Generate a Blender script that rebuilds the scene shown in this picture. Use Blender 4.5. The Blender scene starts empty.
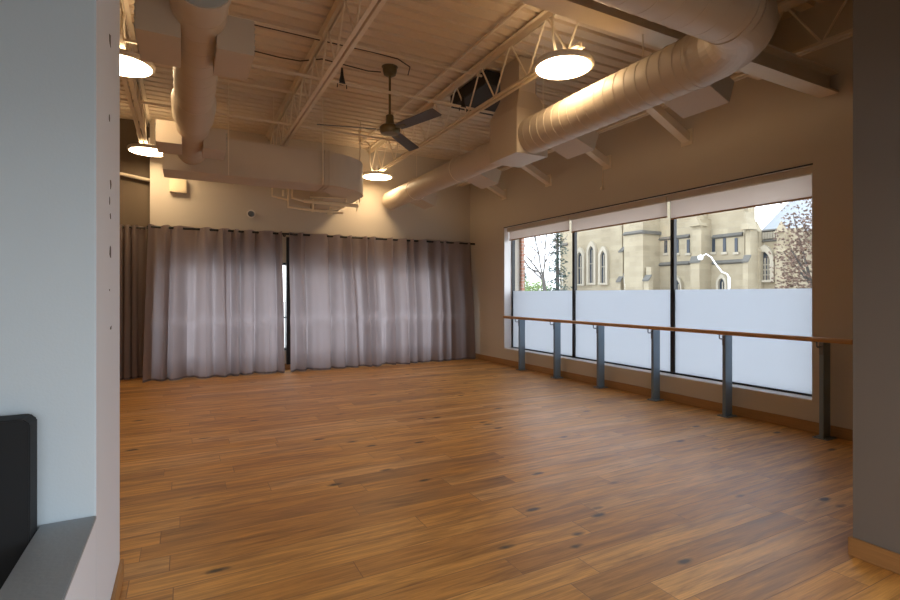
import bpy, bmesh, math, random
from mathutils import Vector, Matrix
R = random.Random(7)
S = bpy.context.scene
COL = S.collection
PI = math.pi
# ------------------------------------------------------------------ camera numbers
F, HX, HY, EYE = 505.0, 450.0, 294.0, 1.55
CA, SA = 0.8846, 0.4664          # cos / sin of the 27.8 degree yaw
def ray(px):
    k = (px-HX)/F
    return SA+CA*k, CA-SA*k
def onX(px, py, X):              # point of a plane X = const seen at a pixel
    a, b = ray(px); t = X/a
    return Vector((X, b*t, EYE+(HY-py)*t/F))
def onY(px, py, Y):
    a, b = ray(px); t = Y/b
    return Vector((a*t, Y, EYE+(HY-py)*t/F))
def onZ(px, py, dz):             # dz above the eye
    a, b = ray(px); t = dz*F/(HY-py)
    return Vector((a*t, b*t, EYE+dz))

# ------------------------------------------------------------------ materials
def nm(name):
    m = bpy.data.materials.new(name); m.use_nodes = True
    nt = m.node_tree; nt.nodes.clear()
    out = nt.nodes.new('ShaderNodeOutputMaterial')
    return m, nt, out
def N(nt, t, **kw):
    n = nt.nodes.new(t)
    for k, v in kw.items():
        if k.startswith('i_'): n.inputs[k[2:].replace('_', ' ')].default_value = v
        else: setattr(n, k, v)
    return n
def L(nt, a, b): nt.links.new(a, b)
def paint(name, col, rough=.6, var=.06, scale=3., bump=.0, metal=0., bscale=60., stretch=None):
    m, nt, out = nm(name)
    p = N(nt, 'ShaderNodeBsdfPrincipled'); p.inputs['Roughness'].default_value = rough; p.inputs['Metallic'].default_value = metal
    tc = N(nt, 'ShaderNodeTexCoord'); src = tc.outputs['Object']
    if stretch:
        mp = N(nt, 'ShaderNodeMapping'); mp.inputs['Scale'].default_value = stretch; L(nt, src, mp.inputs[0]); src = mp.outputs[0]
    no = N(nt, 'ShaderNodeTexNoise'); no.inputs['Scale'].default_value = scale; no.inputs['Detail'].default_value = 4
    L(nt, src, no.inputs['Vector'])
    mx = N(nt, 'ShaderNodeMix', data_type='RGBA')
    mx.inputs[6].default_value = (*[c*(1-var) for c in col], 1); mx.inputs[7].default_value = (*[min(1, c*(1+var)) for c in col], 1)
    L(nt, no.outputs['Fac'], mx.inputs[0]); L(nt, mx.outputs[2], p.inputs['Base Color'])
    if bump:
        n2 = N(nt, 'ShaderNodeTexNoise'); n2.inputs['Scale'].default_value = bscale; L(nt, src, n2.inputs['Vector'])
        b = N(nt, 'ShaderNodeBump'); b.inputs['Strength'].default_value = bump; b.inputs['Distance'].default_value = .01
        L(nt, n2.outputs['Fac'], b.inputs['Height']); L(nt, b.outputs[0], p.inputs['Normal'])
    L(nt, p.outputs[0], out.inputs[0])
    return m
def emit(name, col, s):
    m, nt, out = nm(name)
    e = N(nt, 'ShaderNodeEmission'); e.inputs[0].default_value = (*col, 1); e.inputs[1].default_value = s
    L(nt, e.outputs[0], out.inputs[0]); return m
def brick(name, c1, c2, mortar, w, h, ms, rough=.85, swap='YZX'):
    m, nt, out = nm(name)
    p = N(nt, 'ShaderNodeBsdfPrincipled'); p.inputs['Roughness'].default_value = rough
    tc = N(nt, 'ShaderNodeTexCoord'); sp = N(nt, 'ShaderNodeSeparateXYZ'); cb = N(nt, 'ShaderNodeCombineXYZ')
    L(nt, tc.outputs['Object'], sp.inputs[0])
    ad = N(nt, 'ShaderNodeMath', operation='ADD'); L(nt, sp.outputs[0], ad.inputs[0]); L(nt, sp.outputs[1], ad.inputs[1])
    L(nt, ad.outputs[0], cb.inputs[0]); L(nt, sp.outputs[2], cb.inputs[1])
    br = N(nt, 'ShaderNodeTexBrick'); br.inputs['Color1'].default_value = (*c1, 1); br.inputs['Color2'].default_value = (*c2, 1)
    br.inputs['Mortar'].default_value = (*mortar, 1); br.inputs['Scale'].default_value = 1
    br.inputs['Brick Width'].default_value = w; br.inputs['Row Height'].default_value = h; br.inputs['Mortar Size'].default_value = ms
    L(nt, cb.outputs[0], br.inputs['Vector'])
    no = N(nt, 'ShaderNodeTexNoise'); no.inputs['Scale'].default_value = .6; no.inputs['Detail'].default_value = 6; L(nt, tc.outputs['Object'], no.inputs[0])
    mx = N(nt, 'ShaderNodeMix', data_type='RGBA', blend_type='MULTIPLY'); mx.inputs[0].default_value = .5
    L(nt, br.outputs[0], mx.inputs[6])
    cr = N(nt, 'ShaderNodeValToRGB'); cr.color_ramp.elements[0].position = .3; cr.color_ramp.elements[0].color = (.7, .68, .64, 1); cr.color_ramp.elements[1].position = .6
    L(nt, no.outputs['Fac'], cr.inputs[0]); L(nt, cr.outputs[0], mx.inputs[7]); L(nt, mx.outputs[2], p.inputs['Base Color'])
    L(nt, p.outputs[0], out.inputs[0]); return m

def mat_floor():
    m, nt, out = nm('oak_planks')
    p = N(nt, 'ShaderNodeBsdfPrincipled'); p.inputs['Specular IOR Level'].default_value = .85
    def M(op, a, b=None, c=None):
        n = N(nt, 'ShaderNodeMath', operation=op)
        for i, v in enumerate((a, b, c)):
            if v is None: continue
            if isinstance(v, (int, float)): n.inputs[i].default_value = v
            else: L(nt, v, n.inputs[i])
        return n.outputs[0]
    tc = N(nt, 'ShaderNodeTexCoord'); sp = N(nt, 'ShaderNodeSeparateXYZ'); L(nt, tc.outputs['Object'], sp.inputs[0])
    W, LEN = .19, 1.75
    x, y = sp.outputs[0], sp.outputs[1]
    ry = M('DIVIDE', y, W); row = M('FLOOR', ry); fy = M('FRACT', ry)
    wn = N(nt, 'ShaderNodeTexWhiteNoise', noise_dimensions='1D'); L(nt, row, wn.inputs['W'])
    off = M('MULTIPLY', wn.outputs['Value'], 7.31)
    ln = M('MULTIPLY_ADD', wn.outputs['Value'], .9, LEN-.45)
    rx = M('ADD', M('DIVIDE', x, ln), off); colid = M('FLOOR', rx); fx = M('FRACT', rx)
    cb = N(nt, 'ShaderNodeCombineXYZ'); L(nt, row, cb.inputs[0]); L(nt, colid, cb.inputs[1])
    w2 = N(nt, 'ShaderNodeTexWhiteNoise', noise_dimensions='2D'); L(nt, cb.outputs[0], w2.inputs['Vector'])
    pid = w2.outputs['Value']
    # seams
    ey = M('MULTIPLY', M('MINIMUM', fy, M('SUBTRACT', 1., fy)), W)
    ex = M('MULTIPLY', M('MINIMUM', fx, M('SUBTRACT', 1., fx)), LEN)
    e = M('MINIMUM', ey, ex)
    seam = N(nt, 'ShaderNodeMapRange'); seam.inputs['From Min'].default_value = .0008; seam.inputs['From Max'].default_value = .0032; L(nt, e, seam.inputs[0])
    # grain coordinate, shifted for each board
    gc = N(nt, 'ShaderNodeCombineXYZ')
    L(nt, M('MULTIPLY', x, 1.0), gc.inputs[0]); L(nt, M('MULTIPLY', y, 11.), gc.inputs[1]); L(nt, M('MULTIPLY', pid, 40.), gc.inputs[2])
    g1 = N(nt, 'ShaderNodeTexNoise'); g1.inputs['Scale'].default_value = 1.7; g1.inputs['Detail'].default_value = 7; g1.inputs['Roughness'].default_value = .62; g1.inputs['Distortion'].default_value = .6
    L(nt, gc.outputs[0], g1.inputs['Vector'])
    gc2 = N(nt, 'ShaderNodeCombineXYZ')
    L(nt, M('MULTIPLY', x, 2.0), gc2.inputs[0]); L(nt, M('MULTIPLY', y, 60.), gc2.inputs[1]); L(nt, M('MULTIPLY', pid, 90.), gc2.inputs[2])
    g2 = N(nt, 'ShaderNodeTexNoise'); g2.inputs['Scale'].default_value = 2.2; g2.inputs['Detail'].default_value = 4; L(nt, gc2.outputs[0], g2.inputs['Vector'])
    # board tone
    cr = N(nt, 'ShaderNodeValToRGB'); r = cr.color_ramp
    r.elements[0].position = 0; r.elements[0].color = (.46, .235, .075, 1)
    r.elements[1].position = 1; r.elements[1].color = (.74, .43, .165, 1)
    for pos, c in ((.12, (.58, .285, .070)), (.45, (.66, .335, .080)), (.8, (.72, .385, .105))):
        q = r.elements.new(pos); q.color = (*c, 1)
    L(nt, pid, cr.inputs[0])
    c1 = N(nt, 'ShaderNodeValToRGB'); c1.color_ramp.elements[0].position = .30; c1.color_ramp.elements[0].color = (.27, .19, .14, 1)
    c1.color_ramp.elements[1].position = .62; c1.color_ramp.elements[1].color = (1.06, 1.02, .96, 1)
    L(nt, g1.outputs['Fac'], c1.inputs[0])
    m1 = N(nt, 'ShaderNodeMix', data_type='RGBA', blend_type='MULTIPLY'); m1.inputs[0].default_value = .8
    L(nt, cr.outputs[0], m1.inputs[6]); L(nt, c1.outputs[0], m1.inputs[7])
    c2 = N(nt, 'ShaderNodeValToRGB'); c2.color_ramp.elements[0].position = .35; c2.color_ramp.elements[0].color = (.72, .68, .62, 1); c2.color_ramp.elements[1].position = .6; c2.color_ramp.elements[1].color = (1.05, 1.05, 1.05, 1)
    L(nt, g2.outputs['Fac'], c2.inputs[0])
    m2 = N(nt, 'ShaderNodeMix', data_type='RGBA', blend_type='MULTIPLY'); m2.inputs[0].default_value = .6
    L(nt, m1.outputs[2], m2.inputs[6]); L(nt, c2.outputs[0], m2.inputs[7])
    # knots
    kc = N(nt, 'ShaderNodeCombineXYZ'); L(nt, M('MULTIPLY', x, 1.3), kc.inputs[0]); L(nt, M('MULTIPLY', y, 3.2), kc.inputs[1])
    vo = N(nt, 'ShaderNodeTexVoronoi'); vo.inputs['Scale'].default_value = 1.5; L(nt, kc.outputs[0], vo.inputs['Vector'])
    kn = N(nt, 'ShaderNodeTexNoise'); kn.inputs['Scale'].default_value = 14; L(nt, tc.outputs['Object'], kn.inputs[0])
    kd = M('MULTIPLY_ADD', kn.outputs['Fac'], .09, vo.outputs['Distance'])
    kr = N(nt, 'ShaderNodeMapRange'); kr.inputs['From Min'].default_value = .115; kr.inputs['From Max'].default_value = .20; L(nt, kd, kr.inputs[0])
    sel = M('GREATER_THAN', N_sep(nt, vo.outputs['Color']), .5)
    kf = M('MAXIMUM', kr.outputs[0], sel)
    m3 = N(nt, 'ShaderNodeMix', data_type='RGBA'); m3.inputs[6].default_value = (.03, .016, .010, 1)
    L(nt, kf, m3.inputs[0]); L(nt, m2.outputs[2], m3.inputs[7])
    m4 = N(nt, 'ShaderNodeMix', data_type='RGBA'); m4.inputs[6].default_value = (.20, .095, .035, 1)
    L(nt, seam.outputs[0], m4.inputs[0]); L(nt, m3.outputs[2], m4.inputs[7])
    L(nt, m4.outputs[2], p.inputs['Base Color'])
    rr = N(nt, 'ShaderNodeMapRange'); rr.inputs['To Min'].default_value = .38; rr.inputs['To Max'].default_value = .5; L(nt, g1.outputs['Fac'], rr.inputs[0]); L(nt, rr.outputs[0], p.inputs['Roughness'])
    b = N(nt, 'ShaderNodeBump'); b.inputs['Strength'].default_value = .35; b.inputs['Distance'].default_value = .002
    hh = M('MULTIPLY_ADD', g2.outputs['Fac'], .35, seam.outputs[0]); L(nt, hh, b.inputs['Height']); L(nt, b.outputs[0], p.inputs['Normal'])
    L(nt, p.outputs[0], out.inputs[0]); return m
def N_sep(nt, c):
    s = N(nt, 'ShaderNodeSeparateColor'); L(nt, c, s.inputs[0]); return s.outputs[0]

def mat_glass(name, tint=(.96, .97, .98), gl=.05):
    m, nt, out = nm(name)
    t = N(nt, 'ShaderNodeBsdfTransparent'); t.inputs[0].default_value = (*tint, 1)
    g = N(nt, 'ShaderNodeBsdfGlossy'); g.inputs['Roughness'].default_value = .02
    mx = N(nt, 'ShaderNodeMixShader'); mx.inputs[0].default_value = gl
    L(nt, t.outputs[0], mx.inputs[1]); L(nt, g.outputs[0], mx.inputs[2]); L(nt, mx.outputs[0], out.inputs[0]); return m
def mat_thin(name, dif, tra, ft, weave=0., clear=0.):
    m, nt, out = nm(name)
    d = N(nt, 'ShaderNodeBsdfDiffuse'); t = N(nt, 'ShaderNodeBsdfTranslucent')
    d.inputs[0].default_value = (*dif, 1); t.inputs[0].default_value = (*tra, 1)
    mx = N(nt, 'ShaderNodeMixShader'); mx.inputs[0].default_value = ft
    if weave:
        tc = N(nt, 'ShaderNodeTexCoord'); no = N(nt, 'ShaderNodeTexNoise'); no.inputs['Scale'].default_value = 90
        L(nt, tc.outputs['Object'], no.inputs[0])
        b = N(nt, 'ShaderNodeBump'); b.inputs['Strength'].default_value = weave; b.inputs['Distance'].default_value = .002
        L(nt, no.outputs['Fac'], b.inputs['Height']); L(nt, b.outputs[0], d.inputs['Normal'])
    L(nt, d.outputs[0], mx.inputs[1]); L(nt, t.outputs[0], mx.inputs[2])
    last = mx.outputs[0]
    if clear:
        tr = N(nt, 'ShaderNodeBsdfTransparent'); m2 = N(nt, 'ShaderNodeMixShader'); m2.inputs[0].default_value = clear
        L(nt, last, m2.inputs[1]); L(nt, tr.outputs[0], m2.inputs[2]); last = m2.outputs[0]
    L(nt, last, out.inputs[0]); return m

WALLC = (.61, .545, .445)
MT = dict(
    wall=paint('cream_wall_paint', WALLC, .7, .03, 1.5, .08, bscale=120),
    white=paint('white_wall_paint', (.74, .79, .87), .6, .03, 1.2, .06, bscale=120),
    brightwhite=paint('gloss_white_trim', (.90, .89, .88), .35, .02, 2.),
    daylightface=paint('daylight_tinted_paint', (.60, .71, .78), .6, .03, 1.2, .05, bscale=120),  # cool daylight tint painted on the left block's camera-facing side
    dimwall=paint('shade_darkened_paint', (.15, .11, .07), .7, .04, 1.5),  # recess wall colour darkened to paint in its shade
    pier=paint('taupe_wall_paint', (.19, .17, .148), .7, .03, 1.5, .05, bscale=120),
    sill=paint('grey_ledge_top', (.33, .37, .40), .45, .08, 5., .1),
    deck=paint('painted_roof_deck', (.72, .60, .45), .55, .05, 2.),
    steel=paint('cream_painted_steel', (.80, .70, .55), .5, .06, 4.),
    duct=paint('painted_duct_metal', (.58, .49, .38), .5, .05, 3., .05, bscale=20),
    ductgrey=paint('galvanised_duct_lining', (.42, .44, .42), .45, .08, 6.),
    dark=paint('black_metal', (.012, .012, .014), .45, .2, 8.),
    frame=paint('black_window_frame', (.012, .013, .015), .35, .1, 8.),
    shadow=paint('sheet_and_shadow_grey', (.035, .032, .03), .7, .2, 5.),  # grey of the roof hatch box and the painted shadow gap
    oak=mat_floor(),
    trim=paint('oak_trim', (.40, .21, .075), .42, .25, 3., stretch=(1.5, 1.5, 22)),
    rail=paint('varnished_wood_rail', (.55, .30, .12), .3, .25, 6., stretch=(14, .7, 14)),
    post=paint('slate_blue_steel', (.20, .275, .35), .34, .06, 6., metal=.2),
    chrome=paint('grey_bracket_steel', (.20, .22, .24), .3, .1, 8., metal=.8),
    curtain=mat_thin('taupe_curtain_cloth', (.25, .20, .18), (.66, .575, .59), .38, weave=.25),
    curtainhem=mat_thin('taupe_curtain_hem', (.24, .20, .20), (.24, .2, .21), .3),
    glass=mat_glass('window_glass'),
    frost=mat_thin('frosted_window_film', (.80, .82, .85), (.63, .65, .68), .84),
    shade=mat_thin('beige_roller_shade_cloth', (.74, .66, .60), (.80, .72, .66), .6, clear=.06),
    lens=emit('glowing_lamp_lens', (1., .72, .42), 27.),
    uplens=emit('glowing_lamp_top_lens', (1., .72, .42), 9.),
    lampmetal=paint('white_lamp_metal', (.75, .7, .62), .35, .03, 5.),
    bronze=paint('aged_bronze', (.16, .125, .06), .35, .2, 10., metal=.6),
    blade=paint('grey_fan_blade', (.10, .095, .09), .4, .1, 6., metal=.2),
    cable=paint('dark_cable', (.06, .04, .03), .6, .1, 6.),
    greyblack=paint('black_vinyl', (.004, .006, .008), .75, .3, 3.),
    enamel=paint('cream_enamel', (.85, .72, .50), .4, .03, 4.),
    stone=brick('tan_church_stone', (.43, .365, .25), (.35, .295, .20), (.38, .33, .24), .9, .32, .012),
    stonetrim=paint('pale_church_trim', (.44, .39, .30), .8, .08, 2.),
    stonedark=paint('weathered_stone_cap', (.13, .125, .11), .9, .15, 2.),
    slate=paint('grey_slate_roof', (.36, .39, .42), .7, .12, 1.5),
    leaded=paint('dark_leaded_glass', (.035, .048, .065), .25, .3, 3.),
    redbrick=brick('pink_brick', (.62, .30, .20), (.55, .25, .17), (.62, .52, .45), .21, .075, .01),
    ground=paint('pale_concrete_ground', (.42, .41, .39), .9, .08, .5),
    bark=paint('grey_bark', (.10, .09, .08), .9, .25, 6.),
    needle=paint('blue_green_needles', (.055, .10, .085), .8, .35, 2.),
    green=paint('spring_green_leaves', (.22, .33, .09), .8, .3, 2.),
    russet=paint('russet_dry_leaves', (.20, .13, .095), .85, .4, 3.),
    lampwhite=paint('white_street_lamp', (.9, .9, .88), .4, .02, 3.),
)

# ------------------------------------------------------------------ mesh builder
class MB:
    def __init__(s): s.v = []; s.f = []; s.sm = []
    def add(s, vs, fs, smooth=False):
        o = len(s.v); s.v += [Vector(v) for v in vs]
        for f in fs: s.f.append([o+i for i in f]); s.sm.append(smooth)
        return s
    def box(s, x0, x1, y0, y1, z0, z1):
        vs = [(x, y, z) for z in (z0, z1) for x, y in ((x0, y0), (x1, y0), (x1, y1), (x0, y1))]
        return s.add(vs, [(3, 2, 1, 0), (4, 5, 6, 7), (0, 1, 5, 4), (1, 2, 6, 5), (2, 3, 7, 6), (3, 0, 4, 7)])
    def bar(s, a, b, w, h, up=(0, 0, 1)):
        a, b = Vector(a), Vector(b); d = (b-a).normalized(); u = Vector(up)
        sd = d.cross(u)
        if sd.length < 1e-4: sd = d.cross(Vector((0, 1, 0)))
        sd.normalize(); u = sd.cross(d)
        q = [(-w/2, -h/2), (w/2, -h/2), (w/2, h/2), (-w/2, h/2)]
        vs = [a+sd*i+u*j for i, j in q]+[b+sd*i+u*j for i, j in q]
        return s.add(vs, [(0, 1, 2, 3), (7, 6, 5, 4), (4, 5, 1, 0), (5, 6, 2, 1), (6, 7, 3, 2), (7, 4, 0, 3)])
    def prism(s, poly, axis, c0, c1):      # poly in the two other axes
        n = len(poly)
        def P(u, v, c): return {'x': (c, u, v), 'y': (u, c, v), 'z': (u, v, c)}[axis]
        vs = [P(u, v, c0) for u, v in poly]+[P(u, v, c1) for u, v in poly]
        fs = [list(range(n))[::-1], list(range(n, 2*n))]+[(i, (i+1) % n, n+(i+1) % n, n+i) for i in range(n)]
        return s.add(vs, fs)
    def tube(s, pts, r, seg=12, caps=True, smooth=True, radii=None):
        pts = [Vector(p) for p in pts]; n = len(pts); o = len(s.v); prev = None
        for i, p in enumerate(pts):
            d = (pts[min(i+1, n-1)]-pts[max(i-1, 0)]).normalized()
            if prev is None:
                u = d.cross(Vector((0, 0, 1)))
                if u.length < 1e-3: u = d.cross(Vector((0, 1, 0)))
            else: u = prev-d*prev.dot(d)
            u.normalize(); prev = u; w = d.cross(u)
            rr = radii[i] if radii else r
            for k in range(seg):
                t = 2*PI*k/seg; s.v.append(p+(u*math.cos(t)+w*math.sin(t))*rr)
        for i in range(n-1):
            for k in range(seg):
                k2 = (k+1) % seg; s.f.append([o+i*seg+k, o+i*seg+k2, o+(i+1)*seg+k2, o+(i+1)*seg+k]); s.sm.append(smooth)
        if caps:
            s.f.append([o+k for k in range(seg)][::-1]); s.sm.append(False)
            s.f.append([o+(n-1)*seg+k for k in range(seg)]); s.sm.append(False)
        return s
    def lathe(s, prof, c, seg=32, smooth=True):   # profile of (r, z), around vertical axis at c
        o = len(s.v); c = Vector(c); n = len(prof)
        for r, z in prof:
            for k in range(seg):
                t = 2*PI*k/seg; s.v.append(c+Vector((r*math.cos(t), r*math.sin(t), z)))
        for i in range(n-1):
            for k in range(seg):
                k2 = (k+1) % seg; s.f.append([o+i*seg+k, o+i*seg+k2, o+(i+1)*seg+k2, o+(i+1)*seg+k]); s.sm.append(smooth)
        s.f.append([o+k for k in range(seg)][::-1]); s.sm.append(False)
        s.f.append([o+(n-1)*seg+k for k in range(seg)]); s.sm.append(False)
        return s
    def sphere(s, c, r, seg=16, rg=10):
        return s.lathe([(max(1e-4, r*math.sin(PI*i/rg)), -r*math.cos(PI*i/rg)) for i in range(rg+1)], c, seg)
    def build(s, name, mat, parent=None, bevel=0., fix=True, org=None):
        if parent is not None: org = Vector(parent['org'])
        elif org is None:
            xs = [v.x for v in s.v]; ys = [v.y for v in s.v]; zs = [v.z for v in s.v]
            org = Vector(((min(xs)+max(xs))/2, (min(ys)+max(ys))/2, min(zs)))
        org = Vector(org)
        me = bpy.data.meshes.new(name)
        me.from_pydata([tuple(v-org) for v in s.v], [], s.f)
        for i, p in enumerate(me.polygons): p.use_smooth = s.sm[i]
        if fix or bevel:
            bm = bmesh.new(); bm.from_mesh(me)
            if fix: bmesh.ops.recalc_face_normals(bm, faces=bm.faces)
            if bevel:
                es = [e for e in bm.edges if len(e.link_faces) == 2 and e.calc_face_angle(0) > .6]
                bmesh.ops.bevel(bm, geom=es, offset=bevel, segments=2, affect='EDGES', clamp_overlap=True)
            bm.to_mesh(me); bm.free()
        if any(s.sm): me.set_sharp_from_angle(angle=.7)
        me.materials.append(MT[mat])
        o = bpy.data.objects.new(name, me); COL.objects.link(o)
        o['org'] = tuple(org)
        if parent is not None: o.parent = parent
        else: o.location = org
        return o
def empty(name, loc):
    o = bpy.data.objects.new(name, None); COL.objects.link(o); o.location = loc; o.empty_display_size = .2; o['org'] = tuple(loc); return o
def tag(o, label, cat, group=None):
    o['label'] = label; o['category'] = cat
    if group: o['group'] = group
    return o
def struct(o): o['kind'] = 'structure'; return o
def copy_tree(o, parent=None):
    c = o.copy(); COL.objects.link(c); c.parent = parent
    for ch in list(o.children): copy_tree(ch, c)
    return c

# ================================================================== THE ROOM
WX = 6.24; GX = 6.46; BY = 10.78; JX = -.55; JY = 11.0; DECK = 4.77; LX = -3.5; RY = -1.9
Y0, Y1, WZ0, WZ1 = 3.12, 9.28, .35, 3.0
struct(MB().box(LX, WX+.02, RY, JY+.02, -.1, 0).build('floor', 'oak', org=(0, 0, 0)))
# corrugated roof deck, ribs along X
m = MB(); pr = []; y = RY
while y < JY+.2:
    pr += [(y, DECK), (y+.14, DECK), (y+.152, DECK+.05), (y+.186, DECK+.05)]; y += .2
vs = []
for x in (LX, WX+.3): vs += [(x, a, b) for a, b in pr]
n = len(pr); fs = [(i, i+1, n+i+1, n+i) for i in range(n-1)]
m.add(vs, fs)
vs2 = [(x, a, b+.02) for x in (LX, WX+.3) for a, b in pr]; m.add(vs2, [f[::-1] for f in fs])
m.box(LX, WX+.3, RY, JY+.3, DECK+.10, DECK+.2)
struct(m.build('ceiling', 'deck', fix=False, org=(0, 0, DECK)))
# right wall with the window opening
m = MB()
WT = WX+.42
m.box(WX, WT, 1.2, Y0, -.1, DECK+.1); m.box(WX, WT, Y1, JY+.2, -.1, DECK+.1)
m.box(WX, WT, Y0, Y1, -.1, WZ0); m.box(WX, WT, Y0, Y1, WZ1, DECK+.1)
struct(m.build('wall_right', 'wall'))
# back wall, with the curtained openings
BO = [(-.30, 1.86), (1.94, 3.55), (3.63, 5.25)]; BZ0, BZ1 = .38, 2.2
m = MB(); BT = BY+.3
m.box(JX, BO[0][0], BY, BT, -.1, DECK+.1); m.box(BO[2][1], WX+.0, BY, BT, -.1, DECK+.1)
m.box(BO[0][0], BO[2][1], BY, BT, -.1, BZ0); m.box(BO[0][0], BO[2][1], BY, BT, BZ1, DECK+.1)
struct(m.build('wall_back', 'wall'))
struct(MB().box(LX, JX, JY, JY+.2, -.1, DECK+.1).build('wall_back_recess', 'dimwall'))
struct(MB().box(LX-.2, LX, RY, JY+.2, -.1, DECK+.1).build('wall_left', 'wall'))
# foreground block and the half wall on the left, pier on the right
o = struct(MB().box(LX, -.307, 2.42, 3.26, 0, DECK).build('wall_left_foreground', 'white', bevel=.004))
o.data.materials.append(MT['daylightface'])
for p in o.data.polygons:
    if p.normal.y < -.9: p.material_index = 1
struct(MB().box(-.48, -.307, RY+.15, 2.42, 0, .66).build('wall_left_low', 'white'))
struct(MB().box(-.482, -.305, RY+.15, 2.419, .66, .675).build('trim_1', 'sill', bevel=.003))
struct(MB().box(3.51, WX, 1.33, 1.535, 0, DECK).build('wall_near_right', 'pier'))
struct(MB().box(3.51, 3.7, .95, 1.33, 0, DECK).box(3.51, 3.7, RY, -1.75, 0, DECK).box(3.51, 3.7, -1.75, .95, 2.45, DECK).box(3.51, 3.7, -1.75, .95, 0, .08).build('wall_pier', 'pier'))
# chips in the corner of the white wall
for py, h, w in ((22, 6, 1.2), (40, 16, 2.6), (116, 12, 1.6), (165, 4, .8), (184, 10, 2.0), (201, 8, 1.2), (216, 8, 1.8), (250, 10, 3.0), (260, 5, 1.4), (290, 3, .8), (327, 5, 2.2)):
    pass
def chips():
    m = MB()
    for py, h, w in ((40, 15, 2.6), (118, 10, 1.2), (184, 9, 1.6), (201, 7, 1.0), (216, 7, 1.4), (252, 11, 2.2), (328, 4, 1.8), (290, 2, .8)):
        c = onX(110.5+R.uniform(-1, 1), py, -.306); sc = 2.4/F; k = 7
        pts = []
        for i in range(k):
            t = 2*PI*i/k; rr = R.uniform(.5, 1.1)
            pts.append((c.y+math.cos(t)*w*sc*rr*3.2, c.z+math.sin(t)*h*sc*.62*rr))
        m.prism(pts, 'x', -.3069, -.3055)
    return m
struct(chips().build('trim_2', 'dark'))
# rear wall behind the camera with its daylight window
m = MB(); RW = (-1.6, 3.35, .1, 2.15)
m.box(LX, RW[0], RY-.2, RY, 0, DECK); m.box(RW[1], 3.7, RY-.2, RY, 0, DECK)
m.box(RW[0], RW[1], RY-.2, RY, 0, RW[2]); m.box(RW[0], RW[1], RY-.2, RY, RW[3], DECK)
struct(m.build('wall_rear', 'white'))
struct(MB().box(LX, 3.51, RY, .35, 2.42, 2.52).build('ceiling_light_blocker', 'wall'))  # unseen soffit added to hold light off the upper left wall
# baseboards
def bb(name, x0, x1, y0, y1, h=.12): struct(MB().box(x0, x1, y0, y1, 0, h).build(name, 'trim', bevel=.004))
bb('baseboard_right', WX-.018, WX, 1.535, BY)
bb('baseboard_back', JX, WX-.018, BY-.018, BY)
bb('baseboard_pier', 3.492, 3.51, .95, 1.553, .11)
bb('baseboard_near', 3.51, WX-.018, 1.535, 1.553, .11)
bb('baseboard_left', -.307, -.289, RY+.15, 3.278, .105)
bb('baseboard_left_back', LX, -.307, 3.26, 3.278, .105)
bb('baseboard_recess', LX, JX, JY-.018, JY)

# ------------------------------------------------------------------ windows
def frame_window(name, axis, spans, z0, z1, plane, fw, film, first_w=None):
    """spans: list of pane intervals along the wall"""
    root = struct(empty(name, (plane, (spans[0][0]+spans[-1][1])/2, z0) if axis == 'x' else ((spans[0][0]+spans[-1][1])/2, plane, z0)))
    def bx(m, a0, a1, d0, d1, zz0, zz1):
        if axis == 'x': m.box(plane+d0, plane+d1, a0, a1, zz0, zz1)
        else: m.box(a0, a1, plane+d0, plane+d1, zz0, zz1)
    A0, A1 = spans[0][0], spans[-1][1]
    m = MB(); bx(m, A0, A1, -.03, .05, z0, z0+fw); bx(m, A0, A1, -.03, .05, z1-fw, z1)
    bx(m, A0, A0+fw, -.03, .05, z0, z1); bx(m, A1-fw, A1, -.03, .05, z0, z1)
    m.build('window_frame', 'frame', root)
    for i in range(len(spans)-1):
        m = MB(); c = (spans[i][1]+spans[i+1][0])/2; bx(m, c-.032, c+.032, -.03, .03, z0, z1); m.build('mullion', 'frame', root)
    for a, b in spans:
        m = MB(); bx(m, a+.01, b-.01, .0, .008, z0+.02, z1-.02); m.build('glass_pane', 'glass', root)
        if film:
            m = MB(); bx(m, a+.02, b-.02, -.004, -.0015, z0+.02, film); m.build('frosted_film', 'frost', root)
    return root
sp3 = [(Y0, 5.106), (5.106, 7.26), (7.26, Y1)]
frame_window('window_1', 'x', sp3, WZ0, WZ1, GX, .035, 1.615)
w2_ = frame_window('window_2', 'y', BO, BZ0, BZ1, BY+.12, .05, None)
MB().box(BO[0][0], BO[2][1], BY+.09, BY+.15, 1.05, 1.075).build('window_rail', 'frame', w2_)
MB().box(1.868, 1.95, BY-.035, BY+.10, .1, 2.72).build('window_post', 'frame', w2_)
# sill board and reveal lining
struct(MB().box(WX-.004, GX-.03, Y0, Y1, WZ0, WZ0+.012).build('trim_3', 'brightwhite'))
struct(MB().box(WX+.002, GX-.03, Y1-.008, Y1+.001, WZ0+.012, WZ1).build('trim_4', 'brightwhite'))
struct(MB().box(WX-.008, WX+.002, Y0-.01, Y1+.01, WZ1, WZ1+.016).build('shadow_gap_strip', 'shadow'))  # dark strip painted in as the shadow gap over the window head
# roller shades
shade_lab = ['beige roller shade at the top of the right window pane nearest the camera',
             'beige roller shade at the top of the middle window pane',
             'beige roller shade at the top of the far left window pane by the curtains']
for (a, b), zb, lb in zip(sp3, (2.645, 2.685, 2.725), shade_lab):
    r = tag(empty('roller_shade', (GX-.10, (a+b)/2, zb)), lb, 'window shade', 'roller shades above the window panes')
    g0, g1 = a+.03, b-.03
    MB().box(GX-.102, GX-.0995, g0, g1, zb+.02, 2.93).build('shade_cloth', 'shade', r)
    MB().box(GX-.108, GX-.094, g0, g1, zb, zb+.022).build('bottom_bar', 'trim', r)
    MB().box(GX-.15, GX-.06, g0-.02, g1+.02, 2.92, 2.999).build('fascia', 'wall', r)

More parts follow.
